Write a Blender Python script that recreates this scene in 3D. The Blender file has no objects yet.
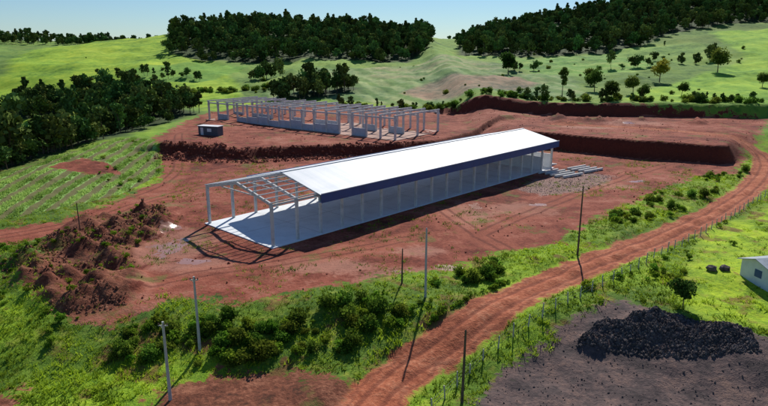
import bpy, math, numpy as np, bmesh
from mathutils import Vector, Matrix
RNG=np.random.default_rng(7)
sc=bpy.context.scene
# ------------------------------------------------------------------ helpers
def ss(a,b,x):
    t=np.clip((x-a)/(b-a),0,1); return t*t*(3-2*t)
def g(x,y,cx,cy,sx,sy,a): return a*np.exp(-((x-cx)/sx)**2/2-((y-cy)/sy)**2/2)
def hsh(i,j,s):
    v=np.sin(i*127.1+j*311.7+s*74.7)*43758.5453
    return v-np.floor(v)
def vn(x,y,s=0):
    i=np.floor(x); j=np.floor(y); fx=x-i; fy=y-j
    fx=fx*fx*(3-2*fx); fy=fy*fy*(3-2*fy)
    return (hsh(i,j,s)*(1-fx)+hsh(i+1,j,s)*fx)*(1-fy)+(hsh(i,j+1,s)*(1-fx)+hsh(i+1,j+1,s)*fx)*fy
def fbm(x,y,sc_,o=4,s=0):
    r=0;a=.5;t=0
    for k in range(o):
        r=r+a*vn(x/sc_+17*k,y/sc_-9*k,s+k); t+=a; a*=.5; sc_=sc_/2.03
    return r/t
def sdpoly(poly,X,Y):
    P=np.array(poly,float); d=np.full(X.shape,1e9); ins=np.zeros(X.shape,bool)
    n=len(P)
    for k in range(n):
        a=P[k]; b=P[(k+1)%n]; e=b-a
        t=np.clip(((X-a[0])*e[0]+(Y-a[1])*e[1])/(e@e),0,1)
        d=np.minimum(d,np.hypot(X-a[0]-t*e[0],Y-a[1]-t*e[1]))
        c=((a[1]>Y)!=(b[1]>Y))
        with np.errstate(divide='ignore',invalid='ignore'):
            xi=a[0]+(Y-a[1])*e[0]/(e[1] if e[1]!=0 else 1e-9)
        ins^=c&(X<xi)
    return np.where(ins,d,-d)
def smooth(poly,it=2):
    P=[np.array(p,float) for p in poly]
    for _ in range(it):
        Q=[P[0]]
        for a,b in zip(P[:-1],P[1:]):
            Q+= [a*.75+b*.25,a*.25+b*.75]
        Q.append(P[-1]); P=Q
    return P
def dline(poly,X,Y):
    d=np.full(X.shape,1e9); P=smooth(poly)
    for a,b in zip(P[:-1],P[1:]):
        e=b-a; t=np.clip(((X-a[0])*e[0]+(Y-a[1])*e[1])/(e@e),0,1)
        d=np.minimum(d,np.hypot(X-a[0]-t*e[0],Y-a[1]-t*e[1]))
    return d
# ------------------------------------------------------------------ plan (metres)
DIRT=[(-62,87),(-52,92),(-49,103),(-47,123),(-57,151),(-66,170),(-70,210),(-69,239),(-35,252),(21,228),(62,211),(107,203),(127,198),(100,160),(84,140),(80,132),(66,126),(48,108),(32,91),(25,81),(16,78),(11,74),(2,69),(-6,65),(-15,61),(-23,62),(-27,57),(-34,58),(-42,65),(-49,83),(-55,81)]
CROP=[(-80,100),(-77,118),(-76,138),(-72,168),(-64,166),(-49,131),(-50,110),(-55,98),(-63,90),(-76,88)]
BARE=[(-72,126),(-69,136),(-62,133),(-57,127),(-62,124)]
GRAV=[(5,38),(7,45),(13,52),(18,56),(26,62),(32,56),(39,52),(50,45),(50,30)]
BR1=[(-45,30),(-42,47),(-36,48),(-32,46),(-30,30)]
BR2=[(-20,30),(-21,46),(-17,49.5),(-9,50.5),(-3,48.5),(-4,30)]
RUB=[(-50,74),(-48,91),(-43,99),(-37,100),(-34,90),(-34.5,78),(-29,67),(-28,60),(-33,57),(-41,59)]
PGREY=[(26,115),(32,124),(46,134),(50,127),(39,113),(30,110)]
ROAD=[(-8,34),(-2,44),(1,50),(6,54),(11,59),(18,66),(28,74),(41,85),(59,101),(75,119),(91,140),(98,154),(90,164),(80,175),(54,186)]
TR1=[(10,100),(14,85),(18,77),(18,69),(14,62)]
TR2=[(-64,80),(-48,90),(-42,110),(-33,124),(-10,135)]
TR3=[(5,85),(-11,74),(-23,69),(-30,64)]
TR4=[(14,85),(30,104),(55,130),(78,150)]
TR5=[(-70,86),(-50,100),(-44,125),(-52,150),(-60,175)]
TR6=[(98,154),(70,165),(52,172),(44,190),(10,200)]
F1=[(-168,261),(-162,302),(-142,301),(-76,251),(-62,262),(-76,323),(-120,429),(-150,470),(-200,600),(-300,600),(-260,430),(-230,377),(-230,344)]
F1b=[(-230,300),(-150,235),(-100,215),(-100,240),(-160,262),(-215,320)]
F2=[(-58,262),(-48,382),(33,390),(90,300),(77,222),(22,242)]
F4=[(7,278),(23,306),(58,306),(72,274),(56,249),(30,239)]
F5=[(-10,330),(-5,395),(60,420),(75,350),(50,325)]
F6=[(80,300),(70,400),(130,425),(160,360),(130,310)]
F7=[(-140,330),(-100,335),(-85,400),(-125,420),(-160,380)]
F3=[(84,216),(102,243),(150,291),(205,348),(250,480),(360,480),(380,300),(250,220),(130,204)]
FORL=[(-152,440),(-118,420),(-56,428),(18,420),(34,480),(48,600),(48,720),(-240,720),(-205,600)]
FORR=[(54,455),(95,415),(130,425),(170,425),(225,490),(300,530),(420,500),(520,560),(520,760),(125,760),(74,600)]
VAL1=[(-81,108),(-79,122),(-79,140),(-75,165),(-76,200),(-72,226),(-84,250),(-120,235),(-180,220),(-200,190),(-180,150),(-130,108)]
VAL2=[(-200,305),(-190,345),(-160,345),(-125,312),(-95,262),(-72,238),(-70,226),(-95,225),(-120,262),(-150,285)]
COP=[(-50,258),(-44,285),(-20,300),(-10,288),(-24,268),(-40,256)]
PALE=[(-30,80,7,10),(-37,86,4,5),(-24,72,6,4),(3,68,8,4),(14,96,5,8),(24,100,7,5),(-8,72,8,3.5),(45,118,6,4),(20,140,9,5),(62,178,14,5),(78,186,12,5),(-30,66,4,3),(5,78,4,3)]
PUD=[(-30,80,3.2,5.),(-25.5,73.5,3.,1.8),(8,72,2,1.),(16,101,1.4,3.4),(27,103,2.4,1.2),(-33,88,1.8,2.4),(66,180,3,1.5),(76,184,4,1.3),(2,70,2,1),(52,122,3,1.4)]
heaps=[]
r_=np.random.default_rng(3)
while len(heaps)<58:
    x=r_.uniform(-50,-27); y=r_.uniform(57,99)
    if sdpoly(RUB,np.array([x]),np.array([y]))[0]>0.8: heaps.append((x,y,r_.uniform(2.,3.6),r_.uniform(.8,2.3)))
for k in range(15):
    t=k/14; heaps.append((21+13*t+r_.normal()*.5,54.3+1.2*math.sin(t*3)+r_.normal()*.8-1.0*t,r_.uniform(1.5,2.6),r_.uniform(.7,1.4)*(1-.4*t)))
for k in range(14):
    heaps.append((-56+k*1.3+r_.normal(),146+r_.normal()*3,r_.uniform(2,4),r_.uniform(.6,1.4)))
for k in range(22):
    heaps.append((55+r_.uniform(0,52),192+r_.normal()*4,r_.uniform(2,4.5),r_.uniform(.6,1.9)))
def H0(x,y):
    baseL=np.interp(y,[0,200,250,330,500,620,1500,4000],[0,0,2,8,18,18,20,20])
    baseR=np.interp(y,[0,215,330,500,620,1500,4000],[0,0,6,14,17,20,20])
    wR=ss(20,60,x)
    z=baseL*(1-wR)+baseR*wR
    wob=(fbm(x,y,9,4,5)-.5)*4.5
    l=np.interp(x,[-100,-70,-37,5,20,35,60],[154,150,146,156,168,190,215])+wob
    z=z+2.5*ss(0,2.6,y-l)*(1-wR)*(.15+.85*ss(-66,-54,x))
    l=np.interp(x,[20,38,46,64,81,88,200],[182,168,163,149,141,145,150])+wob*.6
    w=np.interp(x,[38,84,100],[2.2,2.2,25])
    z=z+4.2*ss(0,1,(y-l)/w)*ss(25,38,x)
    l=np.interp(x,[20,45,80,120,200],[225,212,204,200,215])+wob
    z=z+4.2*ss(0,3,y-l)*ss(15,35,x)
    cx=np.interp(y,[0,100,130,200,260,330],[-95,-88,-82,-80,-92,-130])
    v=ss(0,35,cx-x)*ss(95,130,y)*(1-ss(300,400,y))
    z=z-13*v
    z=z+g(x,y,-74,150,12,45,2.5)
    e=np.interp(x,[-80,-40,0,25,60],[66,62,62,60,40])
    z=z-2.5*ss(0,14,e-y)
    z=z-1.5*ss(-45,-80,x)*ss(110,80,y)
    z=z+g(x,y,-88,690,78,120,25)+g(x,y,-150,660,40,90,6)+g(x,y,-215,560,70,110,13)+g(x,y,-5,650,35,80,8)
    z=z+g(x,y,320,720,120,125,38)+g(x,y,180,690,60,90,9)+g(x,y,260,430,80,100,10)+g(x,y,470,620,120,160,22)
    z=z+g(x,y,-1000,1500,350,200,26)+g(x,y,300,1700,500,200,8)
    return z
def Hf(x,y):
    x=np.atleast_1d(np.asarray(x,float)); y=np.atleast_1d(np.asarray(y,float))
    z=H0(x,y)
    b=(x+15.5)*.689+(y-79.8)*.7247; c=-(x+15.5)*.7247+(y-79.8)*.689
    inb=ss(-3,0,b)*ss(82,79,b)*ss(-3,0,c)*ss(20,17,c)
    dirtish=ss(-2,2,sdpoly(DIRT,x,y))
    amp=np.where(y<260,1,3)
    z=z+(1-inb)*((fbm(x,y,14,4,1)-.5)*(.7+.9*(1-dirtish))*amp+(fbm(x,y,2.2,3,2)-.5)*(.2+.3*(1-dirtish)))
    h=np.zeros_like(z)
    for (hx,hy,hr,hh) in heaps:
        d=np.hypot(x-hx,y-hy)/hr
        h=np.maximum(h,hh*np.clip(1-d,0,1)**.9)
    z=z+h*(1+1.1*(fbm(x,y,1.3,3,9)-.5))
    z=z+ss(0,3,sdpoly(RUB,x,y))*(fbm(x,y,1.6,3,15)-.45)*.7
    rd=dline(ROAD,x,y)
    z=z-.35*ss(4.2,2.6,rd)+ .12*ss(.5,.2,abs(rd))*1.0
    z=z-.10*ss(.45,.15,abs(rd-1.0))
    return z
def hz(x,y): return float(Hf(x,y)[0])
def bldg(a,b):
    s=(a+15.5)*.689+(b-79.8)*.7247; v=-(a+15.5)*.7247+(b-79.8)*.689
    return (s>-1.2)&(s<80.5)&(v>-1.2)&(v<18.2)
# ------------------------------------------------------------------ mesh utils
def new_obj(name,me,parent=None):
    o=bpy.data.objects.new(name,me); sc.collection.objects.link(o)
    if parent: o.parent=parent
    return o
def fast_mesh(name,V,F,mat=None,cols=None,smooth_=False):
    me=bpy.data.meshes.new(name); V=np.asarray(V,np.float32); F=np.asarray(F,np.int32)
    n,k=F.shape
    me.vertices.add(len(V)); me.vertices.foreach_set('co',V.ravel())
    me.loops.add(n*k); me.loops.foreach_set('vertex_index',F.ravel())
    me.polygons.add(n); me.polygons.foreach_set('loop_start',np.arange(0,n*k,k,dtype=np.int32))
    try: me.polygons.foreach_set('loop_total',np.full(n,k,np.int32))
    except Exception: pass
    me.polygons.foreach_set('use_smooth',np.full(n,smooth_,bool))
    me.update(calc_edges=True); me.validate()
    if cols is not None:
        a=me.attributes.new('col','FLOAT_COLOR','POINT')
        c=np.ones((len(V),4),np.float32); c[:,:3]=cols; a.data.foreach_set('color',c.ravel())
    if mat is not None: me.materials.append(mat)
    return me
class MB:
    def __init__(s): s.V=[];s.F=[]
    def box(s,x0,x1,y0,y1,z0,z1):
        n=len(s.V)
        s.V+=[(x0,y0,z0),(x1,y0,z0),(x1,y1,z0),(x0,y1,z0),(x0,y0,z1),(x1,y0,z1),(x1,y1,z1),(x0,y1,z1)]
        s.F+=[[n+i for i in f] for f in [(0,3,2,1),(4,5,6,7),(0,1,5,4),(1,2,6,5),(2,3,7,6),(3,0,4,7)]]
    def bar(s,a,b,w,h):
        a=Vector(a);b=Vector(b);d=(b-a).normalized()
        up=Vector((0,0,1)) if abs(d.z)<.95 else Vector((0,1,0))
        r=d.cross(up).normalized(); u=r.cross(d)
        n=len(s.V)
        for p in (a,b):
            for (i,j) in ((-1,-1),(1,-1),(1,1),(-1,1)):
                s.V.append(tuple(p+r*(i*w/2)+u*(j*h/2)))
        s.F+=[[n+i for i in f] for f in [(0,1,2,3),(7,6,5,4),(0,4,5,1),(1,5,6,2),(2,6,7,3),(3,7,4,0)]]
    def cyl(s,a,b,r0,r1,k=10):
        a=Vector(a);b=Vector(b);d=(b-a).normalized()
        up=Vector((0,0,1)) if abs(d.z)<.95 else Vector((0,1,0))
        r=d.cross(up).normalized(); u=r.cross(d); n=len(s.V)
        for p,rr in ((a,r0),(b,r1)):
            for i in range(k):
                t=2*math.pi*i/k; s.V.append(tuple(p+r*(math.cos(t)*rr)+u*(math.sin(t)*rr)))
        for i in range(k):
            j=(i+1)%k; s.F.append([n+i,n+j,n+k+j,n+k+i])
        s.F.append([n+k+i for i in range(k)]); s.F.append([n+k-1-i for i in range(k)])
    def quad(s,*p):
        n=len(s.V); s.V+=[tuple(q) for q in p]; s.F.append([n+i for i in range(len(p))])
    def obj(s,name,mat,parent=None,bevel=0):
        me=bpy.data.meshes.new(name); me.from_pydata(s.V,[],s.F); me.update()
        me.materials.append(mat); o=new_obj(name,me,parent)
        if bevel:
            m=o.modifiers.new('b','BEVEL'); m.width=bevel; m.segments=1
        return o
def empty(name,loc=(0,0,0),rot=0):
    e=bpy.data.objects.new(name,None); sc.collection.objects.link(e); e.location=loc; e.rotation_euler=(0,0,rot); e.empty_display_size=.5
    return e
# ------------------------------------------------------------------ node utils
class NT:
    def __init__(s,name):
        s.m=bpy.data.materials.new(name); s.m.use_nodes=True; s.t=s.m.node_tree; s.t.nodes.clear()
        s.out=s.t.nodes.new('ShaderNodeOutputMaterial')
    def n(s,ty,**kw):
        x=s.t.nodes.new(ty)
        for k,v in kw.items(): setattr(x,k,v)
        return x
    def l(s,a,b): s.t.links.new(a,b)
    def setin(s,sock,v):
        if isinstance(v,bpy.types.NodeSocket): s.l(v,sock)
        else: sock.default_value=v
    def math(s,op,a,b=0.0,clamp=False):
        x=s.n('ShaderNodeMath',operation=op,use_clamp=clamp); s.setin(x.inputs[0],a); s.setin(x.inputs[1],b); return x.outputs[0]
    def noise(s,scale,detail=4,rough=.6,vec=None,off=0):
        x=s.n('ShaderNodeTexNoise'); x.inputs['Scale'].default_value=scale; x.inputs['Detail'].default_value=detail; x.inputs['Roughness'].default_value=rough
        if vec is None: vec=s.pos()
        if off:
            a=s.n('ShaderNodeVectorMath',operation='ADD'); s.l(vec,a.inputs[0]); a.inputs[1].default_value=(off,off*1.7,0); vec=a.outputs[0]
        s.l(vec,x.inputs['Vector']); return x.outputs['Fac']
    def pos(s):
        if not hasattr(s,'_p'): s._p=s.n('ShaderNodeNewGeometry')
        return s._p.outputs['Position']
    def mr(s,v,a,b,c=0,d=1):
        x=s.n('ShaderNodeMapRange'); x.interpolation_type='SMOOTHSTEP' if (c,d)==(0,1) else 'LINEAR'
        s.l(v,x.inputs['Value'])
        for i,q in enumerate((a,b,c,d)): x.inputs[i+1].default_value=q
        return x.outputs['Result']
    def mix(s,f,a,b,mode='MIX'):
        x=s.n('ShaderNodeMix',data_type='RGBA',blend_type=mode)
        s.setin(x.inputs[0],f)
        for i,v in ((6,a),(7,b)):
            if isinstance(v,bpy.types.NodeSocket): s.l(v,x.inputs[i])
            else: x.inputs[i].default_value=(*v[:3],1)
        return x.outputs[2]
    def ramp(s,v,stops):
        x=s.n('ShaderNodeValToRGB'); e=x.color_ramp.elements
        while len(e)<len(stops): e.new(.5)
        for q,(p,c) in zip(e,stops): q.position=p; q.color=(*c,1)
        s.l(v,x.inputs[0]); return x.outputs[0]
    def attr(s,name): 
        x=s.n('ShaderNodeAttribute'); x.attribute_name=name; return x
    def bsdf(s,col,rough=.8,spec=.3,bump=None,bstr=.4,bdist=.05,metal=0):
        b=s.n('ShaderNodeBsdfPrincipled')
        if isinstance(col,bpy.types.NodeSocket): s.l(col,b.inputs['Base Color'])
        else: b.inputs['Base Color'].default_value=(*col,1)
        s.setin(b.inputs['Roughness'],rough); b.inputs['Specular IOR Level'].default_value=spec; b.inputs['Metallic'].default_value=metal
        if bump is not None:
            k=s.n('ShaderNodeBump'); s.setin(k.inputs['Strength'],bstr); k.inputs['Distance'].default_value=bdist
            s.l(bump,k.inputs['Height']); s.l(k.outputs[0],b.inputs['Normal'])
        s.l(b.outputs[0],s.out.inputs[0]); return b
def simple(name,c,var=.25,scale=2.,rough=.8,spec=.3,bstr=.2,metal=0,dark=None):
    N=NT(name); tc=N.n('ShaderNodeTexCoord').outputs['Object']
    f=N.noise(scale,5,.65,vec=tc)
    d=tuple(q*(1-var) for q in c) if dark is None else dark
    e=tuple(min(.95,q*(1+var*.5)) for q in c)
    N.bsdf(N.ramp(f,[(.3,d),(.5,c),(.7,e)]),rough,spec,N.noise(scale*8,2,.6,vec=tc),bstr,.02,metal)
    return N.m
# ------------------------------------------------------------------ terrain material
ROWA=math.radians(8); ROWF=2.0
def rowphase(a,b): return ROWF*(a*math.cos(ROWA)+b*math.sin(ROWA))+1.3*np.sin(b*.07)
def terrain_mat():
    N=NT('terrain')
    def A(n): return N.attr(n).outputs['Fac']
    nbig=N.noise(.06,3,.55); nmid=N.noise(.35,4,.6,off=31); nsm=N.noise(2.2,3,.65,off=7); nfi=N.noise(9,2,.7,off=3)
    edge=N.math('ADD',N.math('MULTIPLY',N.math('SUBTRACT',nmid,.5),9.),N.math('MULTIPLY',N.math('SUBTRACT',nsm,.5),5.))
    base=N.attr('farcol').outputs['Color']
    v=N.math('ADD',N.math('MULTIPLY',nmid,.5),N.math('ADD',N.math('MULTIPLY',nsm,.35),N.math('MULTIPLY',nfi,.35)))
    gm=N.ramp(v,[(.42,(.22,.30,.30)),(.54,(.65,.74,.65)),(.62,(1.08,1.05,1.)),(.76,(1.6,1.35,1.1))])
    near=N.mr(A('near'),0,1)
    gm2=N.ramp(N.math('ADD',N.math('MULTIPLY',N.noise(.03,5,.65,off=5),.6),N.math('MULTIPLY',nmid,.4)),[(.38,(.36,.52,.5)),(.47,(.76,.88,.85)),(.55,(1.03,1.02,1)),(.63,(1.35,1.2,1.3))])
    grass=N.mix(1,base,N.mix(near,gm2,gm),'MULTIPLY')
    soilp=N.math('MULTIPLY',N.mr(N.noise(.22,4,.65,off=77),.54,.64),near)
    grass=N.mix(N.math('MULTIPLY',soilp,.75),grass,(.17,.06,.03))
    dryp=N.math('MULTIPLY',N.mr(N.noise(.5,3,.65,off=55),.52,.7),near)
    grass=N.mix(N.math('MULTIPLY',dryp,.5),grass,(.36,.36,.05))
    cm=N.mr(N.math('ADD',A('crop'),N.math('MULTIPLY',edge,.25)),-.3,.3)
    sepp=N.n('ShaderNodeSeparateXYZ'); N.l(N.pos(),sepp.inputs[0])
    ph=N.math('ADD',N.math('MULTIPLY',sepp.outputs[0],math.cos(ROWA)*ROWF),N.math('MULTIPLY',sepp.outputs[1],math.sin(ROWA)*ROWF))
    ph=N.math('ADD',ph,N.math('MULTIPLY',N.math('SINE',N.math('MULTIPLY',sepp.outputs[1],.07)),1.3))
    rows=N.math('SINE',ph)
    cropc=N.mix(N.mr(N.math('ADD',rows,N.math('MULTIPLY',N.math('SUBTRACT',nsm,.5),1.2)),-.4,.3),(.15,.14,.05),(.29,.48,.13))
    col=N.mix(cm,grass,cropc)
    dv=N.math('ADD',N.math('MULTIPLY',nbig,.45),N.math('ADD',N.math('MULTIPLY',nmid,.4),N.math('MULTIPLY',nsm,.25)))
    dirt=N.ramp(dv,[(.42,(.10,.022,.013)),(.50,(.205,.048,.027)),(.58,(.32,.09,.052)),(.69,(.44,.18,.12))])
    pale=N.mr(N.math('ADD',A('pale'),N.math('MULTIPLY',edge,.14)),-.1,.5)
    dirt=N.mix(N.math('MULTIPLY',pale,.6),dirt,(.47,.235,.165))
    dirt=N.mix(N.mr(nfi,.35,.7,0,.45),dirt,N.mix(1,dirt,(.55,.5,.5),'MULTIPLY'))
    tr=A('track')
    trn=N.math('ADD',tr,N.math('MULTIPLY',N.math('SUBTRACT',nsm,.5),.5))
    rut=N.mr(N.math('ABSOLUTE',N.math('SUBTRACT',trn,.95)),.45,.1)
    dirt=N.mix(N.math('MULTIPLY',N.mr(trn,3.2,2.),.4),dirt,(.37,.115,.065))
    dirt=N.mix(N.math('MULTIPLY',rut,.65),dirt,(.13,.032,.019))
    rub=N.mr(N.math('ADD',A('rub'),N.math('MULTIPLY',edge,.5)),-.6,.6)
    dirt=N.mix(rub,dirt,N.ramp(N.math('ADD',N.math('MULTIPLY',nsm,.5),N.math('MULTIPLY',nmid,.5)),[(.38,(.075,.028,.016)),(.5,(.18,.06,.032)),(.62,(.31,.125,.07))]))
    wd=N.mr(N.noise(.16,5,.7,off=99),.55,.66)
    dirt=N.mix(N.math('MULTIPLY',wd,.65),dirt,(.12,.14,.028))
    dm=N.mr(N.math('ADD',A('dirt'),edge),-.5,.5)
    col=N.mix(dm,col,dirt)
    pg=N.mr(N.math('ADD',A('pgrey'),N.math('MULTIPLY',edge,.7)),-.6,1.5)
    col=N.mix(N.math('MULTIPLY',pg,.7),col,N.ramp(nsm,[(.35,(.18,.12,.10)),(.6,(.36,.27,.235))]))
    gv=N.mr(N.math('ADD',A('grav'),N.math('MULTIPLY',edge,.7)),-.5,.5)
    col=N.mix(gv,col,N.ramp(N.math('ADD',N.math('MULTIPLY',nsm,.4),N.math('MULTIPLY',nmid,.6)),[(.34,(.045,.036,.036)),(.46,(.09,.066,.063)),(.54,(.14,.095,.085)),(.68,(.24,.15,.115))]))
    rd=A('road'); rdn=N.math('ADD',rd,N.math('MULTIPLY',N.math('SUBTRACT',nmid,.5),3.)); rdn2=N.math('ADD',rdn,N.math('MULTIPLY',N.math('SUBTRACT',nsm,.5),1.4))
    rm=N.mr(rdn2,3.0,2.3)
    rc=N.ramp(N.math('ADD',N.math('MULTIPLY',nsm,.5),N.math('MULTIPLY',nmid,.5)),[(.36,(.24,.06,.027)),(.5,(.41,.125,.06)),(.64,(.55,.22,.12))])
    r1=N.mr(N.math('ABSOLUTE',N.math('SUBTRACT',N.math('ADD',rd,N.math('MULTIPLY',N.math('SUBTRACT',nsm,.5),.45)),1.0)),.42,.12)
    rc=N.mix(N.math('MULTIPLY',r1,.65),rc,(.17,.046,.025))
    r2=N.mr(N.math('ABSOLUTE',N.math('SUBTRACT',rdn,2.0)),.35,.05)
    rc=N.mix(N.math('MULTIPLY',r2,.4),rc,(.14,.04,.023))
    col=N.mix(rm,col,rc)
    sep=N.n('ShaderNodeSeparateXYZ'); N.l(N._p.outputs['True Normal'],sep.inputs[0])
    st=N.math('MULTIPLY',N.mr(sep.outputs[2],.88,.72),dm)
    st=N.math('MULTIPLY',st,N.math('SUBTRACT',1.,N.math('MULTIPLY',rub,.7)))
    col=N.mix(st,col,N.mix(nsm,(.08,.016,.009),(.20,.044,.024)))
    pn=N.math('ADD',A('pud'),N.math('ADD',N.math('MULTIPLY',N.math('SUBTRACT',nmid,.5),2.6),N.math('MULTIPLY',N.math('SUBTRACT',nsm,.5),.9)))
    nr=N.math('SUBTRACT',1.,rm)
    damp=N.math('MULTIPLY',N.mr(pn,-.3,.3),nr); pud=N.math('MULTIPLY',N.mr(pn,.3,.38),nr)
    col=N.mix(N.math('MULTIPLY',damp,.5),col,(.24,.085,.055))
    col=N.mix(pud,col,(.34,.17,.125))
    hgt=N.math('ADD',N.math('MULTIPLY',nsm,.7),N.math('MULTIPLY',nfi,.35))
    rough=N.math('SUBTRACT',.93,N.math('MULTIPLY',pud,.75))
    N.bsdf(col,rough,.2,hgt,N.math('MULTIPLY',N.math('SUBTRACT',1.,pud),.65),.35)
    return N.m
# ------------------------------------------------------------------ terrain
def axis(lo,hi,st,grow,a,b):
    c=list(np.arange(lo,hi,st)); s=st; x=hi
    up=[]
    while x<b: up.append(x); s*=grow; x+=s
    up.append(b)
    s=st; x=lo; dn=[]
    while True:
        s*=grow; x-=s
        if x<a: dn.append(a); break
        dn.append(x)
    return np.array(dn[::-1]+c+up)
gx=axis(-66,60,.42,1.03,-3500,3500); gy=axis(38,120,.4,1.013,-150,5000)
X,Y=np.meshgrid(gx,gy); nx,ny=len(gx),len(gy)
x=X.ravel(); y=Y.ravel()
Z=Hf(x,y)
idx=np.arange(nx*ny).reshape(ny,nx)
F=np.stack([idx[:-1,:-1],idx[:-1,1:],idx[1:,1:],idx[1:,:-1]],-1).reshape(-1,4)
tm=fast_mesh('terrain',np.stack([x,y,Z],1),F,terrain_mat(),smooth_=True)
def addattr(n,v):
    a=tm.attributes.new(n,'FLOAT','POINT'); a.data.foreach_set('value',np.clip(v,-30,30).astype(np.float32))
sdD=np.maximum(sdpoly(DIRT,x,y),np.maximum(sdpoly(BR1,x,y),sdpoly(BR2,x,y)))
addattr('dirt',np.maximum(sdD,sdpoly(BARE,x,y)*2)); addattr('crop',np.minimum(sdpoly(CROP,x,y),-sdpoly(BARE,x,y)))
addattr('grav',sdpoly(GRAV,x,y)); addattr('rub',np.maximum(sdpoly(RUB,x,y),np.maximum(sdpoly(BR1,x,y),sdpoly(BR2,x,y)))); addattr('pgrey',sdpoly(PGREY,x,y))
addattr('road',dline(ROAD,x,y))
tr=dline(TR1,x,y)
for t_ in (TR2,TR3,TR4,TR5,TR6): tr=np.minimum(tr,dline(t_,x,y))
addattr('track',tr)
def ell(Ls):
    pl=np.full(x.shape,-5.)
    for (cx,cy,rx,ry) in Ls: pl=np.maximum(pl,1-np.hypot((x-cx)/rx,(y-cy)/ry))
    return pl
addattr('pale',ell(PALE)); addattr('pud',ell(PUD)); addattr('near',ss(190,120,y))
fc=np.zeros((len(x),3)); n1=fbm(x,y,60,3,21)[:,None]; n2=fbm(x,y,14,3,22)[:,None]
near=ss(240,150,y)[:,None]
gb=np.array([.23,.37,.02]); gd=np.array([.10,.185,.02]); gfar=np.array([.18,.28,.045])
fc[:]=(gd+(gb-gd)*ss(.38,.62,n2))*near+(1-near)*(gfar*(.5+1.*n1))
def tint(poly,c,w=2,var=.2,k=1.):
    m=ss(-w,w,sdpoly(poly,x,y))[:,None]*k
    fc[:]=fc*(1-m)+m*(np.array(c)*(1-var+2*var*n2))
def stripes(poly,ca,cb,per,ang,w=3):
    th=x*math.cos(ang)+y*math.sin(ang); st=ss(.25,.75,.5+.5*np.sin(th*6.283/per+3*n1[:,0]))
    m=ss(-w,w,sdpoly(poly,x,y))[:,None]; c2=np.array(ca)+(np.array(cb)-np.array(ca))*st[:,None]
    fc[:]=fc*(1-m)+m*c2*(.85+.3*n2)
stripes(F1,(.29,.43,.025),(.36,.50,.035),10,2.2,2); tint(F1b,(.25,.42,.03)); stripes(F3,(.24,.40,.03),(.30,.47,.04),11,.2,2); tint(F7,(.18,.34,.04))
stripes(F2,(.15,.25,.06),(.28,.35,.13),12,.35)
stripes(F5,(.19,.28,.08),(.33,.34,.15),16,1.2)
stripes(F6,(.16,.33,.045),(.26,.39,.08),14,.9)
tint(F4,(.34,.21,.14),3,.2,.9)
tint([(32,57),(33,62),(46,84),(72,106),(110,130),(120,60),(60,40),(42,52)],(.31,.46,.02),2,.2)
tint([(48,107),(66,126),(80,134),(88,140),(74,119),(56,103),(40,89),(32,89)],(.22,.34,.03),1,.3)
tint([(-78,245),(-60,262),(-30,262),(20,236),(18,231),(-34,253),(-66,242)],(.30,.43,.04),1.5)
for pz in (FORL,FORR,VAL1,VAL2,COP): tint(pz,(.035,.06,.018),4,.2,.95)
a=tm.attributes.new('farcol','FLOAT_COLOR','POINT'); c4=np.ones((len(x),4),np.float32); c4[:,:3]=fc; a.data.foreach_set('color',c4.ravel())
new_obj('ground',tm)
# ------------------------------------------------------------------ leaf / bark
def leaf_mat(name,tr=.35,rnd=.35):
    N=NT(name); c=N.attr('col').outputs['Color']; oi=N.n('ShaderNodeObjectInfo').outputs['Random']
    if rnd:
        b=N.mr(oi,0,1.0001,1-rnd,1+rnd)
        comb=N.n('ShaderNodeCombineColor')
        b2=N.mr(N.math('FRACT',N.math('MULTIPLY',oi,7.31)),0,1.0001,.75,1.35)
        N.l(N.math('MULTIPLY',b,b2),comb.inputs[0]); N.l(b,comb.inputs[1]); N.l(b,comb.inputs[2])
        c=N.mix(1,c,comb.outputs[0],'MULTIPLY')
    d=N.n('ShaderNodeBsdfDiffuse'); N.l(c,d.inputs[0])
    if tr==0: N.l(d.outputs[0],N.out.inputs[0]); return N.m
    t=N.n('ShaderNodeBsdfTranslucent'); N.l(c,t.inputs[0])
    mx=N.n('ShaderNodeMixShader'); mx.inputs[0].default_value=tr; N.l(d.outputs[0],mx.inputs[1]); N.l(t.outputs[0],mx.inputs[2]); N.l(mx.outputs[0],N.out.inputs[0])
    return N.m
LEAF=leaf_mat('leaf',.4); LEAFF=leaf_mat('leaf_far',0,.5); GRASSM=leaf_mat('grass_blade',.5,0); BARK=simple('bark',(.12,.08,.055),.4,4)
def leaves(centres,size,rng):
    n=len(centres); a=rng.normal(size=(n,3)); a/=np.linalg.norm(a,axis=1)[:,None]
    b=rng.normal(size=(n,3)); b-= (b*a).sum(1)[:,None]*a; b/=np.linalg.norm(b,axis=1)[:,None]
    s=(size*rng.uniform(.6,1.4,n))[:,None]
    V=np.stack([centres-a*s*.5-b*s*.2,centres+a*s*.1-b*s*.42,centres+a*s*.55+b*s*.1,centres-a*s*.05+b*s*.4],1).reshape(-1,3)
    return V,np.arange(4*n).reshape(n,4)
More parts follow.
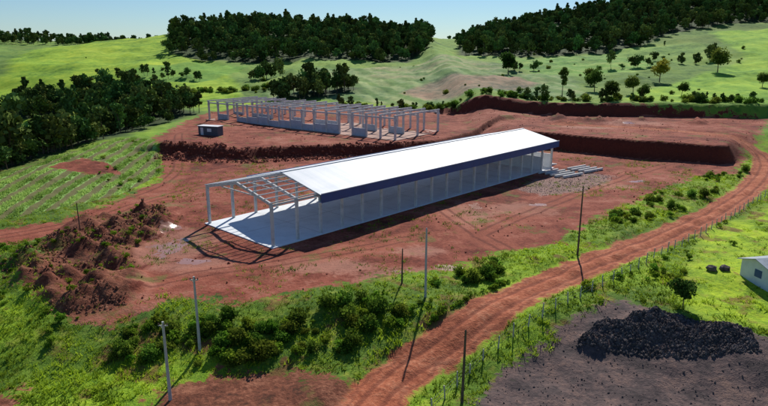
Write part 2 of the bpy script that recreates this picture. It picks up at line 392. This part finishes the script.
def tree_mesh(name,seed,h,cr,nclump,nleaf,lsize,c0,c1,base=.3,trunk=.22,leafm=None):
    rng=np.random.default_rng(seed); M=MB()
    lean=rng.normal(size=2)*.03*h
    zt=h*(base+.15)
    M.cyl((0,0,-.3),(lean[0]*.5,lean[1]*.5,zt),trunk,trunk*.65,7)
    cc=[];rr=[]
    cz=h*(base+1)/2; hz_=h*(1-base)/2
    for k in range(nclump):
        while True:
            p=rng.uniform(-1,1,3)
            if .25<np.linalg.norm(p)<1: break
        w=1-.25*max(p[2],0)
        c=np.array([p[0]*cr*.72*w+lean[0],p[1]*cr*.72*w+lean[1],cz+p[2]*hz_*.72]); cc.append(c); rr.append(cr*rng.uniform(.26,.5))
        if k<9: M.cyl((lean[0]*.5,lean[1]*.5,zt*rng.uniform(.75,1)),tuple(c),trunk*.45,trunk*.12,5)
    per=nleaf//nclump; C=[];K=[]
    c0=np.array(c0);c1=np.array(c1)
    for c,r in zip(cc,rr):
        d=rng.normal(size=(per,3)); d/=np.linalg.norm(d,axis=1)[:,None]
        rad=r*rng.uniform(.45,1.2,per)[:,None]
        q=c+d*rad*np.array([1,1,.75]); C.append(q)
        t=np.clip(.35*rng.random()+.35*(d[:,2]*.5+.5)+.3*rng.random(per)+.25*(q[:,2]-cz)/hz_*.5,0,1)[:,None]  # upward and higher leaves coloured lighter: sunlit tops painted in, plus random variation
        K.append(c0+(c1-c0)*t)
    C=np.concatenate(C);K=np.concatenate(K)
    V,Fq=leaves(C,lsize,rng); K=np.repeat(K,4,0)
    nb=len(M.V)
    me=bpy.data.meshes.new(name)
    verts=M.V+[tuple(v) for v in V]; faces=M.F+[list(f+nb) for f in Fq]
    me.from_pydata(verts,[],faces)
    me.materials.append(BARK); me.materials.append(leafm or LEAF)
    mi=np.zeros(len(faces),np.int32); mi[len(M.F):]=1; me.polygons.foreach_set('material_index',mi)
    at=me.attributes.new('col','FLOAT_COLOR','POINT'); c=np.ones((len(verts),4),np.float32); c[nb:,:3]=K; at.data.foreach_set('color',c.ravel())
    me.update(); return me
DG0,DG1=(.022,.048,.012),(.14,.22,.035)
T_round=[tree_mesh('tree_round',11+i,10,4.2,22,3000,.55,DG0,DG1,.2) for i in range(3)]
T_tall=tree_mesh('tree_tall',31,15,2.3,20,1800,.55,(.035,.07,.015),(.15,.22,.04),.2)
T_yel=tree_mesh('tree_yellow',41,10,4,18,2200,.55,(.18,.17,.02),(.42,.38,.05),.25)
T_small=tree_mesh('tree_small',51,3.6,1.5,12,1300,.25,(.05,.10,.02),(.16,.25,.05),.25,trunk=.07)
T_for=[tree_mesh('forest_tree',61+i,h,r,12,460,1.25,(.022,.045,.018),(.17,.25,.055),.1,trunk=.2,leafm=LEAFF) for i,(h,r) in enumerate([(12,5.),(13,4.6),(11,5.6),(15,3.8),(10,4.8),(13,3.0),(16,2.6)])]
T_bush=[tree_mesh('bush',81+i,1.4,1.1,10,360,.22,(.06,.12,.015),(.27,.42,.035),0,trunk=.03) for i in range(3)]
T_bushd=[tree_mesh('bush_dark',91+i,1.8,1.7,12,600,.28,(.035,.07,.014),(.17,.27,.03),0,trunk=.04) for i in range(2)]
def put(me,name,x_,y_,s=1.,parent=None,sz=None,sink=.1):
    o=new_obj(name,me,parent); o.location=(x_,y_,hz(x_,y_)-sink*s); o.rotation_euler=(0,0,RNG.uniform(0,6.28)); o.scale=(s,s,s*(sz or 1)); return o
def scatter(name,meshes,poly,n,smin,smax,clump=0,avoid=None,thr=.0,szr=(.8,1.25)):
    P=np.array(poly,float); lo=P.min(0);hi=P.max(0); e=empty(name); pts=[]; it=0
    while len(pts)<n and it<60:
        it+=1
        q=RNG.uniform(lo,hi,(n*3,2)); m=sdpoly(poly,q[:,0],q[:,1])>0
        if clump: m&=fbm(q[:,0],q[:,1],clump,2,44)>thr
        if avoid is not None: m&=avoid(q[:,0],q[:,1])
        pts+=list(q[m])
    pts=np.array(pts[:n]); zz=Hf(pts[:,0],pts[:,1])
    for (a,b),c in zip(pts,zz):
        s=smin+(smax-smin)*RNG.random()**1.5; o=new_obj(name+'_part',meshes[RNG.integers(len(meshes))],e)
        o.location=(a,b,c-.1*s); o.rotation_euler=(0,0,RNG.uniform(0,6.28)); o.scale=(s,s,s*RNG.uniform(*szr))
    return e
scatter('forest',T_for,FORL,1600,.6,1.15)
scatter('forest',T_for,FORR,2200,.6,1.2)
scatter('forest',T_for,[(-1500,1350),(-600,1300),(-420,1250),(-420,1480),(-1500,1500)],800,1.1,1.9)
scatter('forest',T_for,[(100,1300),(500,1300),(500,1400),(60,1400)],90,1.2,1.7)
scatter('forest',T_for,VAL1,430,.55,1.05)
scatter('forest',T_for,[(-86,108),(-84,135),(-79,165),(-76,165),(-78.5,140),(-78.5,122),(-80,108)],34,.4,.7)
scatter('forest',T_for,VAL2,140,.6,1.05)
scatter('forest',T_for,COP,40,.6,.95)
scatter('forest',T_for,[(-78,325),(-72,350),(-58,352),(-62,330)],10,.6,.9)
scatter('hedgerow',T_for,[(-190,372),(-100,340),(-98,344),(-190,378)],16,.35,.7,clump=25,thr=.45)
scatter('hedgerow',T_for,[(60,330),(140,330),(215,352),(213,356),(138,334),(60,334)],22,.3,.7,clump=25,thr=.45)
scatter('hedgerow',T_for,[(-20,238),(60,216),(130,206),(131,212),(62,224),(-18,244)],45,.16,.42,clump=14,thr=.45)
scatter('hedgerow',T_bushd,[(-20,238),(60,215),(130,204),(131,212),(62,222),(-18,244)],110,.5,1.5)
scatter('hedgerow',T_bushd,[(-95,285),(-60,300),(60,320),(60,323),(-60,304),(-96,290)],50,.6,1.8,clump=20,thr=.48)
scatter('shrubs',T_bushd,[(-230,300),(-60,262),(80,225),(200,240),(350,420),(150,430),(-100,420),(-220,420)],70,.4,1.2,clump=40,thr=.5)
scatter('shrubs',T_for,[(120,250),(200,240),(350,420),(230,470),(150,380)],8,.25,.5)
for (a,b,k,s) in [(81,216,0,.75),(85,246,1,.95),(95,232,2,.75),(93,217,1,.6),(91,269,0,.8),(162,298,2,1.25),(65,321,0,1.2),(155,250,1,.6),(110,225,2,.55)]:
    put(T_round[k],'broadleaf_tree',a,b,s)
put(T_tall,'slender_tree',68,232,.85); put(T_yel,'flowering_tree',123,273,1.1); put(T_small,'small_tree',31.8,59,1.05)
# ------------------------------------------------------------------ low vegetation
MEAD=[(30,57),(33,64),(46,86),(72,108),(110,132),(120,60),(60,40),(42,52)]
def ok_grass(a,b):
    w=(fbm(a,b,2.5,3,66)-.5)*5
    k=fbm(a,b,1.1,2,67)
    return (np.maximum(sdpoly(DIRT,a,b),np.maximum(sdpoly(BR1,a,b),sdpoly(BR2,a,b)))+w<-.3)&(dline(ROAD,a,b)>3.0)&(sdpoly(GRAV,a,b)+w<-.2)&((sdpoly(MEAD,a,b)<1)|(k>.66))&(sdpoly(CROP,a,b)<0)
EMB=[(-31,52),(-27,57),(-20,58.5),(-12,58),(-4,62),(4,66),(11,71),(15,74.5),(15,69),(9,62.5),(2,57),(-4,53),(-12,51.5),(-22,51)]
scatter('bushes',T_bush+T_bushd,EMB,180,.22,1.0,clump=4,thr=.46)
scatter('bushes',T_bush,[(-4,46),(4,57),(15,68),(17,65),(8,54),(0,46)],40,.25,.5,avoid=ok_grass)
scatter('bushes',T_bush,[(-70,40),(-28,40),(-28,54),(-50,80),(-72,84)],110,.25,.7,avoid=ok_grass,clump=7,thr=.5)
scatter('bushes',T_bush,[(14,58),(26,68),(60,97),(80,115),(110,150),(112,140),(70,98),(30,62),(16,53)],90,.25,.7,avoid=ok_grass,clump=5,thr=.48)
scatter('bushes',T_bush+T_bushd,[(32,89),(48,108),(66,126),(80,134),(88,140),(76,122),(56,104),(42,90)],80,.3,.85,avoid=ok_grass,clump=5,thr=.48)
scatter('bushes',T_bush,[(-55,96),(-48,112),(-48,128),(-60,150),(-70,165),(-66,140),(-56,112)],30,.3,.7)
scatter('bushes',T_bush,RUB,80,.2,.55)
def tufts(name,n,box,hmin,hmax,c0,c1,test,blades=6,seed=5,yb=1.6):
    rng=np.random.default_rng(seed); P=[]; tot=0
    while tot<n:
        q=np.stack([rng.uniform(box[0],box[1],n),box[2]+(box[3]-box[2])*rng.random(n)**yb],1)
        q=q[test(q[:,0],q[:,1])]; P.append(q); tot+=len(q)
    P=np.concatenate(P)[:n]; zz=Hf(P[:,0],P[:,1]); dens=fbm(P[:,0],P[:,1],6,3,33)
    B=np.repeat(np.column_stack([P,zz-.03]),blades,0); N_=len(B)
    hh=np.repeat(rng.uniform(hmin,hmax,n)*(.5+dens),blades)*rng.uniform(.6,1.1,N_)
    B[:,:2]+=rng.normal(size=(N_,2))*(.16*np.repeat(.6+dens,blades))[:,None]
    ang=rng.uniform(0,6.28,N_); lean=rng.normal(size=(N_,2))*.6
    w=hh*rng.uniform(.12,.22,N_)
    dx=np.cos(ang)*w; dy=np.sin(ang)*w
    V=np.zeros((N_,3,3)); V[:,0]=B+np.stack([dx,dy,0*dx],1); V[:,1]=B-np.stack([dx,dy,0*dx],1); V[:,2]=B+np.stack([lean[:,0]*hh,lean[:,1]*hh,hh],1)
    t=np.repeat(np.clip(ss(.35,.65,fbm(P[:,0],P[:,1],5,3,71))*.7+rng.random(n)*.4,0,1),blades)[:,None]
    c=np.array(c0)+(np.array(c1)-np.array(c0))*t
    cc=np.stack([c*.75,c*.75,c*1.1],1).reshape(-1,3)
    new_obj(name,fast_mesh(name,V.reshape(-1,3),np.arange(3*N_).reshape(-1,3),GRASSM,cc))
G0,G1=(.10,.17,.018),(.43,.58,.035)
tufts('grass',34000,(-75,105,36,150),.14,.45,G0,G1,ok_grass)
tufts('weeds',4600,(-50,70,56,150),.15,.4,(.08,.13,.02),(.28,.38,.035),lambda a,b:((fbm(a,b,5,3,12)>.56)|((sdpoly(RUB,a,b)>0)&(fbm(a,b,3,3,13)>.52)))&(dline(ROAD,a,b)>3)&~bldg(a,b),seed=6,yb=1)
tufts('crop_plants',7500,(-82,-48,88,170),.3,.6,(.18,.30,.05),(.48,.66,.17),lambda a,b:(sdpoly(CROP,a,b)>0)&(sdpoly(BARE,a,b)<-.5)&(np.sin(rowphase(a,b))>.25),blades=5,seed=8,yb=1)
# ------------------------------------------------------------------ rocks
def rocks(name,n,poly,smin,smax,mat,seed,pw=2.5,clump=0,thr=.5):
    rng=np.random.default_rng(seed); P=np.array(poly,float); lo=P.min(0);hi=P.max(0); pts=[]
    while len(pts)<n:
        q=rng.uniform(lo,hi,(n*2,2)); m=(sdpoly(poly,q[:,0],q[:,1])>0)&~bldg(q[:,0],q[:,1])
        if clump: m&=fbm(q[:,0],q[:,1],clump,3,88)>thr
        pts+=list(q[m])
    pts=np.array(pts[:n]); zz=Hf(pts[:,0],pts[:,1]); s=smin+(smax-smin)*rng.random(n)**pw
    U=np.array([(1,0,0),(-1,0,0),(0,1,0),(0,-1,0),(0,0,1),(0,0,-1)],float)
    U=np.concatenate([U,np.array([(a,b,c) for a in(-1,1) for b in(-1,1) for c in(-1,1)])*.62])
    FF=[]
    for ix in (0,1):
        for iy in (2,3):
            for iz in (4,5):
                c=6+(0 if ix==1 else 4)+(0 if iy==3 else 2)+(0 if iz==5 else 1)
                FF+=[(ix,iy,c),(iy,iz,c),(iz,ix,c)]
    FF=np.array(FF)
    V=U[None]*rng.uniform(.7,1.25,(n,14,1))*s[:,None,None]*rng.uniform(.6,1.2,(n,1,3))
    a=rng.uniform(0,6.28,n); ca,sa=np.cos(a)[:,None],np.sin(a)[:,None]
    vx=V[:,:,0]*ca-V[:,:,1]*sa; vy=V[:,:,0]*sa+V[:,:,1]*ca
    V=np.stack([vx+pts[:,0:1],vy+pts[:,1:2],V[:,:,2]+zz[:,None]+s[:,None]*.15],2)
    Fa=(FF[None]+(np.arange(n)*14)[:,None,None]).reshape(-1,3)
    new_obj(name,fast_mesh(name,V.reshape(-1,3),Fa,mat))
def rockmat(name,a,b):
    N=NT(name); N.bsdf(N.ramp(N.noise(1.1,4,.7),[(.35,a),(.65,b)]),.9,.2); return N.m
RKb=rockmat('brown_clods',(.12,.042,.025),(.32,.14,.08)); RKd=rockmat('basalt_gravel',(.04,.035,.036),(.16,.13,.12)); RKg=rockmat('grey_gravel',(.20,.15,.13),(.40,.32,.28)); RKr=rockmat('red_clods',(.12,.03,.018),(.32,.105,.06))
rocks('soil_heap_clods',3400,RUB,.04,.26,RKb,1,4,5,.42)
rocks('gravel_pile',6000,[(18.5,53),(22,56.5),(30,57.5),(36,54),(35,50.5),(28,51)],.05,.22,RKd,2)
rocks('gravel_scatter',2000,GRAV,.03,.11,RKd,3)
rocks('grey_gravel',1800,PGREY,.03,.12,RKg,4)
rocks('soil_clods',3500,DIRT,.03,.2,RKr,5,4,12,.5)
rocks('soil_clods',2200,[(-56,143),(-37,141),(5,152),(20,162),(20,168),(5,160),(-37,150),(-56,153)],.1,.45,RKr,6,3)
# ------------------------------------------------------------------ materials for structures
CONC=simple('precast_concrete',(.58,.58,.56),.25,1.2,.85,.2,.15)
WHITE=simple('white_paint',(.74,.75,.76),.12,1.,.6,.3,.1)
SLAB=simple('floor_slab',(.72,.75,.77),.14,.35,.7,.3,.1)
BLUE=simple('blue_fascia_paint',(.02,.07,.24),.2,.6,.4,.5,.05)
STEEL=simple('steel_purlin',(.60,.61,.62),.15,2,.5,.4,.05)
DARKW=simple('weathered_wood',(.12,.09,.065),.4,3,.9,.1,.5)
POST=simple('fence_post_wood',(.46,.43,.38),.35,3,.9,.1,.4)
POLEC=simple('pole_concrete',(.45,.45,.43),.25,2,.9,.2,.2)
PANEL=simple('precast_wall_panel',(.48,.53,.58),.2,.5,.8,.2,.1)
GLASS=simple('insulator',(.10,.05,.03),.2,3,.3,.5,.0)
def roofmat():
    N=NT('roof_sheet'); tc=N.n('ShaderNodeTexCoord').outputs['Object']
    w=N.n('ShaderNodeTexWave',bands_direction='X'); N.l(tc,w.inputs['Vector']); w.inputs['Scale'].default_value=1.6
    s=N.n('ShaderNodeMapping'); N.l(tc,s.inputs[0]); s.inputs['Scale'].default_value=(.9,.05,.05)
    f=N.noise(1,4,.6,vec=s.outputs[0])
    s2=N.n('ShaderNodeMapping'); N.l(tc,s2.inputs[0]); s2.inputs['Scale'].default_value=(.05,.4,.05)
    f2=N.noise(1,3,.6,vec=s2.outputs[0])
    N.bsdf(N.ramp(N.math('ADD',N.math('MULTIPLY',f,.6),N.math('MULTIPLY',f2,.4)),[(.36,(.46,.52,.58)),(.62,(.64,.67,.70))]),.5,.3,w.outputs['Fac'],.5,.03); return N.m
ROOF=roofmat()
# ------------------------------------------------------------------ warehouse
L=78.6; Wd=16.7; nb=18; sp=L/nb; EH=6.3; RH=8.15
wh=empty('open_sided_warehouse',(-15.5,79.8,0),math.atan2(.7247,.689))
zf=.12
m=MB(); m.box(-.6,L+.55,-.6,Wd+.6,-.9,zf); m.obj('floor_slab',SLAB,wh)
m=MB()
for k in range(1,9): m.box(k*8.74-.02,k*8.74+.02,-.6,Wd+.6,zf,zf+.004)
m.box(-.6,L+.55,Wd/2-.02,Wd/2+.02,zf,zf+.008)
m.obj('slab_joints',simple('joint',(.2,.2,.2)),wh)
m=MB(); r=MB(); 
for k in range(nb+1):
    s=k*sp
    for v in (0,Wd):
        m.box(s-.19,s+.19,v-.19,v+.19,-.4,EH-.15)
        m.box(s-.17,s+.17,v-.34 if v else v+.19,v-.19 if v else v+.34,EH-.75,EH-.45)
    r.bar((s,-.1,EH-.2),(s,Wd/2,RH-.25),.24,.42); r.bar((s,Wd+.1,EH-.2),(s,Wd/2,RH-.25),.24,.42)
    r.bar((s,Wd*.25,(EH+RH)/2-.5),(s,Wd*.75,(EH+RH)/2-.5),.12,.16)
m.obj('columns',CONC,wh,.02); r.obj('rafters',CONC,wh)
p=MB()
for q in range(0,7):
    v=Wd/2*q/6; z=EH+(RH-EH)*(v/(Wd/2))+.06
    p.bar((-.4,v,z),(L+.3,v,z),.09,.14)
    if v<Wd/2-.1: p.bar((-.4,Wd-v,z),(L+.3,Wd-v,z),.09,.14)
p.obj('purlins',STEEL,wh)
p=MB(); p.box(0,L,-.1,.1,EH-.45,EH-.18); p.box(0,L,Wd-.1,Wd+.1,EH-.45,EH-.18); p.obj('eave_beams',CONC,wh)
R0=2*sp-.7; R1=L+1.0; ov=1.1; sl=(RH-EH)/(Wd/2); z0=EH+.2-ov*sl
m=MB()
m.V+=[(R0,-ov,z0),(R1,-ov,z0),(R1,Wd/2,RH+.2),(R0,Wd/2,RH+.2),(R0,-ov,z0-.06),(R1,-ov,z0-.06),(R1,Wd/2,RH+.14),(R0,Wd/2,RH+.14)]
m.F+=[list(f) for f in [(0,1,2,3),(7,6,5,4),(0,4,5,1),(1,5,6,2),(3,7,4,0)]]
n=8; m.V+=[(R0,Wd/2,RH+.2),(R1,Wd/2,RH+.2),(R1,Wd+ov,z0),(R0,Wd+ov,z0),(R0,Wd/2,RH+.14),(R1,Wd/2,RH+.14),(R1,Wd+ov,z0-.06),(R0,Wd+ov,z0-.06)]
m.F+=[[n+i for i in f] for f in [(0,1,2,3),(7,6,5,4),(1,5,6,2),(2,6,7,3),(3,7,4,0)]]
m.obj('roof_sheets',ROOF,wh)
m=MB(); m.bar((R0,Wd/2,RH+.24),(R1,Wd/2,RH+.24),.5,.06); m.obj('ridge_cap',WHITE,wh)
m=MB(); m.box(R0,R1,-ov-.08,-ov-.003,z0-1.25,z0+.1)
m.box(R0,R1,Wd+ov+.003,Wd+ov+.08,z0-.7,z0+.1); m.obj('fascia',BLUE,wh)
m=MB(); m.box(R0-.01,R1+.01,-ov-.1,-ov-.0,z0+.1,z0+.2); m.box(R0,R1,-ov,-.0,z0-1.28,z0-1.2); m.obj('gutter',WHITE,wh)
m=MB()
for k in (15,16,17): m.box(k*sp+.2,(k+1)*sp-.2,Wd-.1,Wd+.08,zf,zf+3.2)
m.box(L-.08,L+.08,.2,Wd-.3,zf,zf+3.2)
m.box(17*sp-.07,17*sp+.07,.2,Wd-.3,zf,zf+3.0)
m.obj('end_walls',WHITE,wh)
m=MB()
for i in range(5): m.box(L+.6+i*.9,L+1.47+i*.9,1,13,-.6,.75-.14*i)
m.obj('loading_steps',CONC,wh)
# ------------------------------------------------------------------ concrete frame under construction
cf=empty('precast_concrete_frame',(-61.6,212.8,2.4),math.atan2(-.602,.798))
m=MB();b=MB();q=MB();L2=81;n2_=16;sp2=L2/n2_
for k in range(n2_+1):
    s=k*sp2
    for v in (0,11,22):
        m.box(s-.25,s+.25,v-.25,v+.25,-2,6.4)
        m.box(s-.5,s-.25,v-.2,v+.2,5.2,5.6); m.box(s+.25,s+.5,v-.2,v+.2,5.2,5.6)
    if k not in (4,9): b.box(s-.14,s+.14,-.6,22.6,6.4,6.8)
    if k<n2_:
        for v in (0,11,22): b.box(s+.25,s+sp2-.25,v-.15,v+.15,5.7,6.15)
        if k in (1,3,4,5,6,7,8,9,10,11,13): q.box(s+.27,s+sp2-.27,-.1,.1,-.3,2.0+.4*(k%3))
        if k in (0,2,3,6,8,9,12,14): q.box(s+.27,s+sp2-.27,10.9,11.1,-.3,2.0)
m.obj('columns',CONC,cf); b.obj('beams',CONC,cf); q.obj('wall_panels',PANEL,cf)
m=MB(); m.box(-1,L2+1,-1,23,-.9,.12); m.obj('floor_slab',simple('rough_slab',(.36,.21,.16),.3,.3),cf)
# ------------------------------------------------------------------ poles
def pole(name,x_,y_,h,mat,r0=.16,arm=True,lean=(0,0)):
    e=empty(name,(x_,y_,hz(x_,y_))); m=MB(); m.cyl((0,0,-.6),(lean[0],lean[1],h),r0,r0*.6,10); m.obj('shaft',mat,e)
    if arm:
        m=MB(); m.bar((-.4,0,h-.35),(.4,0,h-.35),.07,.08); m.bar((-.25,0,h-.35),(0,0,h-.7),.03,.03); m.bar((.25,0,h-.35),(0,0,h-.7),.03,.03); m.obj('crossarm',mat,e)
        m=MB()
        for t in (-.35,0.1,.35): m.cyl((t,0,h-.3),(t,0,h-.12),.05,.03,8); m.cyl((t,0,h-.24),(t,0,h-.2),.07,.07,8)
        m.obj('insulators',GLASS,e)
    else:
        m=MB(); m.cyl((lean[0],lean[1],h),(lean[0],lean[1],h+.12),r0*.66,r0*.3,10); m.obj('cap',mat,e)
    return e
pole('utility_pole',-18.6,46.3,7.4,POLEC); pole('utility_pole',-18,53.2,7.7,POLEC); pole('utility_pole',4.6,62,7.9,POLEC,.15,False)
pole('wooden_post',2.1,66,4.2,DARKW,.11,False,(.05,0)); pole('utility_pole',6.6,45,6.6,DARKW,.14,False,(.1,0)); pole('utility_pole',26,76.3,9.4,DARKW,.14,False)
pole('wooden_post',-45,85,4.4,DARKW,.1,False)
# ------------------------------------------------------------------ fence
fe=empty('wire_fence'); fp=smooth([(4,44),(8,50),(11,53),(16,57),(22,62),(28,67),(37,76),(47,85),(60,98),(72,109),(86,124)],2)
pts=[]; acc=0
for a_,b_ in zip(fp[:-1],fp[1:]):
    d=np.linalg.norm(b_-a_); t=acc
    while t<d: pts.append(a_+(b_-a_)*t/d); t+=2.3
    acc=t-d
m=MB();w=MB();prev=None
for i,pnt in enumerate(pts):
    z=hz(pnt[0],pnt[1]); jx,jy=RNG.normal(size=2)*.07; hh=1.35+RNG.normal()*.12
    m.cyl((pnt[0],pnt[1],z-.3),(pnt[0]+jx,pnt[1]+jy,z+hh),.075,.06,7)
    if prev is not None:
        for q_ in (.4,.8,1.2): w.cyl((prev[0],prev[1],prev[2]+q_),(pnt[0],pnt[1],z+q_),.008,.008,4)
    prev=(pnt[0],pnt[1],z)
m.obj('posts',POST,fe); w.obj('wires',simple('wire',(.3,.3,.3)),fe)
# ------------------------------------------------------------------ farm shed
zs=hz(46,64.5); sh=empty('farm_shed',(43.9,63.6,zs),math.radians(12))
m=MB(); m.box(0,7,0,4.5,-.5,2.3); m.obj('walls',WHITE,sh)
m=MB(); m.quad((-.4,-.4,2.25),(7.4,-.4,2.25),(7.4,2.25,3.1),(-.4,2.25,3.1)); m.quad((-.4,2.25,3.1),(7.4,2.25,3.1),(7.4,4.9,2.25),(-.4,4.9,2.25)); o=m.obj('roof',simple('fibre_cement',(.34,.38,.42),.3,1),sh)
o.modifiers.new('s','SOLIDIFY').thickness=.07
m=MB(); m.quad((0,0,2.3),(0,4.5,2.3),(0,2.25,3.05)); m.quad((7,0,2.3),(7,4.5,2.3),(7,2.25,3.05)); m.obj('gables',WHITE,sh)
m=MB(); m.box(1,1.9,-.05,-.003,0,2.0); m.box(3.2,4.4,-.05,-.003,.9,1.8); m.box(-.05,-.003,1.4,2.4,.9,1.8); m.obj('door_and_windows',BLUE,sh)
for (bx,by) in [(40.2,69.2),(41.8,69.3)]:
    rg=np.random.default_rng(int(bx*10)); bpy_m=bpy.data.meshes.new('boulder')
    bm=bmesh.new(); bmesh.ops.create_icosphere(bm,subdivisions=2,radius=.6)
    for v in bm.verts: v.co*= .8+.4*rg.random(); v.co.z*=.7
    bm.to_mesh(bpy_m); bm.free(); bpy_m.materials.append(RKd); o=new_obj('boulder',bpy_m); o.location=(bx,by,hz(bx,by)+.25)
# site cabin
zs=hz(-50,172); e=empty('site_cabin',(-53,171,zs),math.radians(-20))
m=MB(); m.box(0,6.5,0,2.6,-.3,2.5); m.obj('walls',simple('cabin',(.10,.11,.13),.2),e)
m=MB(); m.box(-.2,6.7,-.2,2.8,2.5,2.62); m.obj('roof',WHITE,e)
m=MB(); m.box(.8,1.7,-.06,-.003,0,2.1); m.box(3,4.4,-.06,-.003,1,1.9); m.obj('openings',WHITE,e)
e=empty('precast_beam_stack',(37,127,hz(38,130)),math.radians(35))
m=MB()
for i in range(9):
    a=RNG.uniform(-.6,.6); m.box(a+ (i%2)*8.2,a+(i%2)*8.2+6.5,i*.75-2,i*.75-1.6,.1,.55)
m.obj('beams',CONC,e)
m=MB()
for i in range(5): m.box(i*3-.1,i*3+.1,-2.4,5,-.3,.08)
m.obj('bearers',DARKW,e)
# ------------------------------------------------------------------ light
sd=Vector((.22,.97,math.tan(math.radians(39)))).normalized()
s=bpy.data.lights.new('sun','SUN'); s.energy=5.0; s.angle=math.radians(.53); s.color=(1,.95,.87)
so=bpy.data.objects.new('sun',s); sc.collection.objects.link(so); so.rotation_euler=sd.to_track_quat('Z','Y').to_euler()
w=bpy.data.worlds.new('World'); sc.world=w; w.use_nodes=True; nt=w.node_tree
bg=nt.nodes['Background']; sk=nt.nodes.new('ShaderNodeTexSky'); sk.sky_type='NISHITA'; sk.sun_disc=False
sk.sun_elevation=math.radians(39); sk.sun_rotation=math.atan2(.22,.97); sk.air_density=1.; sk.dust_density=.05; sk.ozone_density=4.
mx=nt.nodes.new('ShaderNodeMix'); mx.data_type='RGBA'; mx.blend_type='MULTIPLY'; mx.inputs[0].default_value=1; mx.inputs[7].default_value=(.78,.95,1.12,1)
nt.links.new(sk.outputs[0],mx.inputs[6]); nt.links.new(mx.outputs[2],bg.inputs[0]); bg.inputs[1].default_value=.078
c=bpy.data.cameras.new('camera'); c.sensor_width=36; c.lens=36*600/768; c.clip_end=9000; c.clip_start=.5
co=bpy.data.objects.new('camera',c); sc.collection.objects.link(co); co.location=(0,0,27); co.rotation_euler=(math.radians(75.5),0,0); sc.camera=co
sc.view_settings.view_transform='Standard'; sc.view_settings.look='None'; sc.view_settings.exposure=0
print('verts',nx*ny)
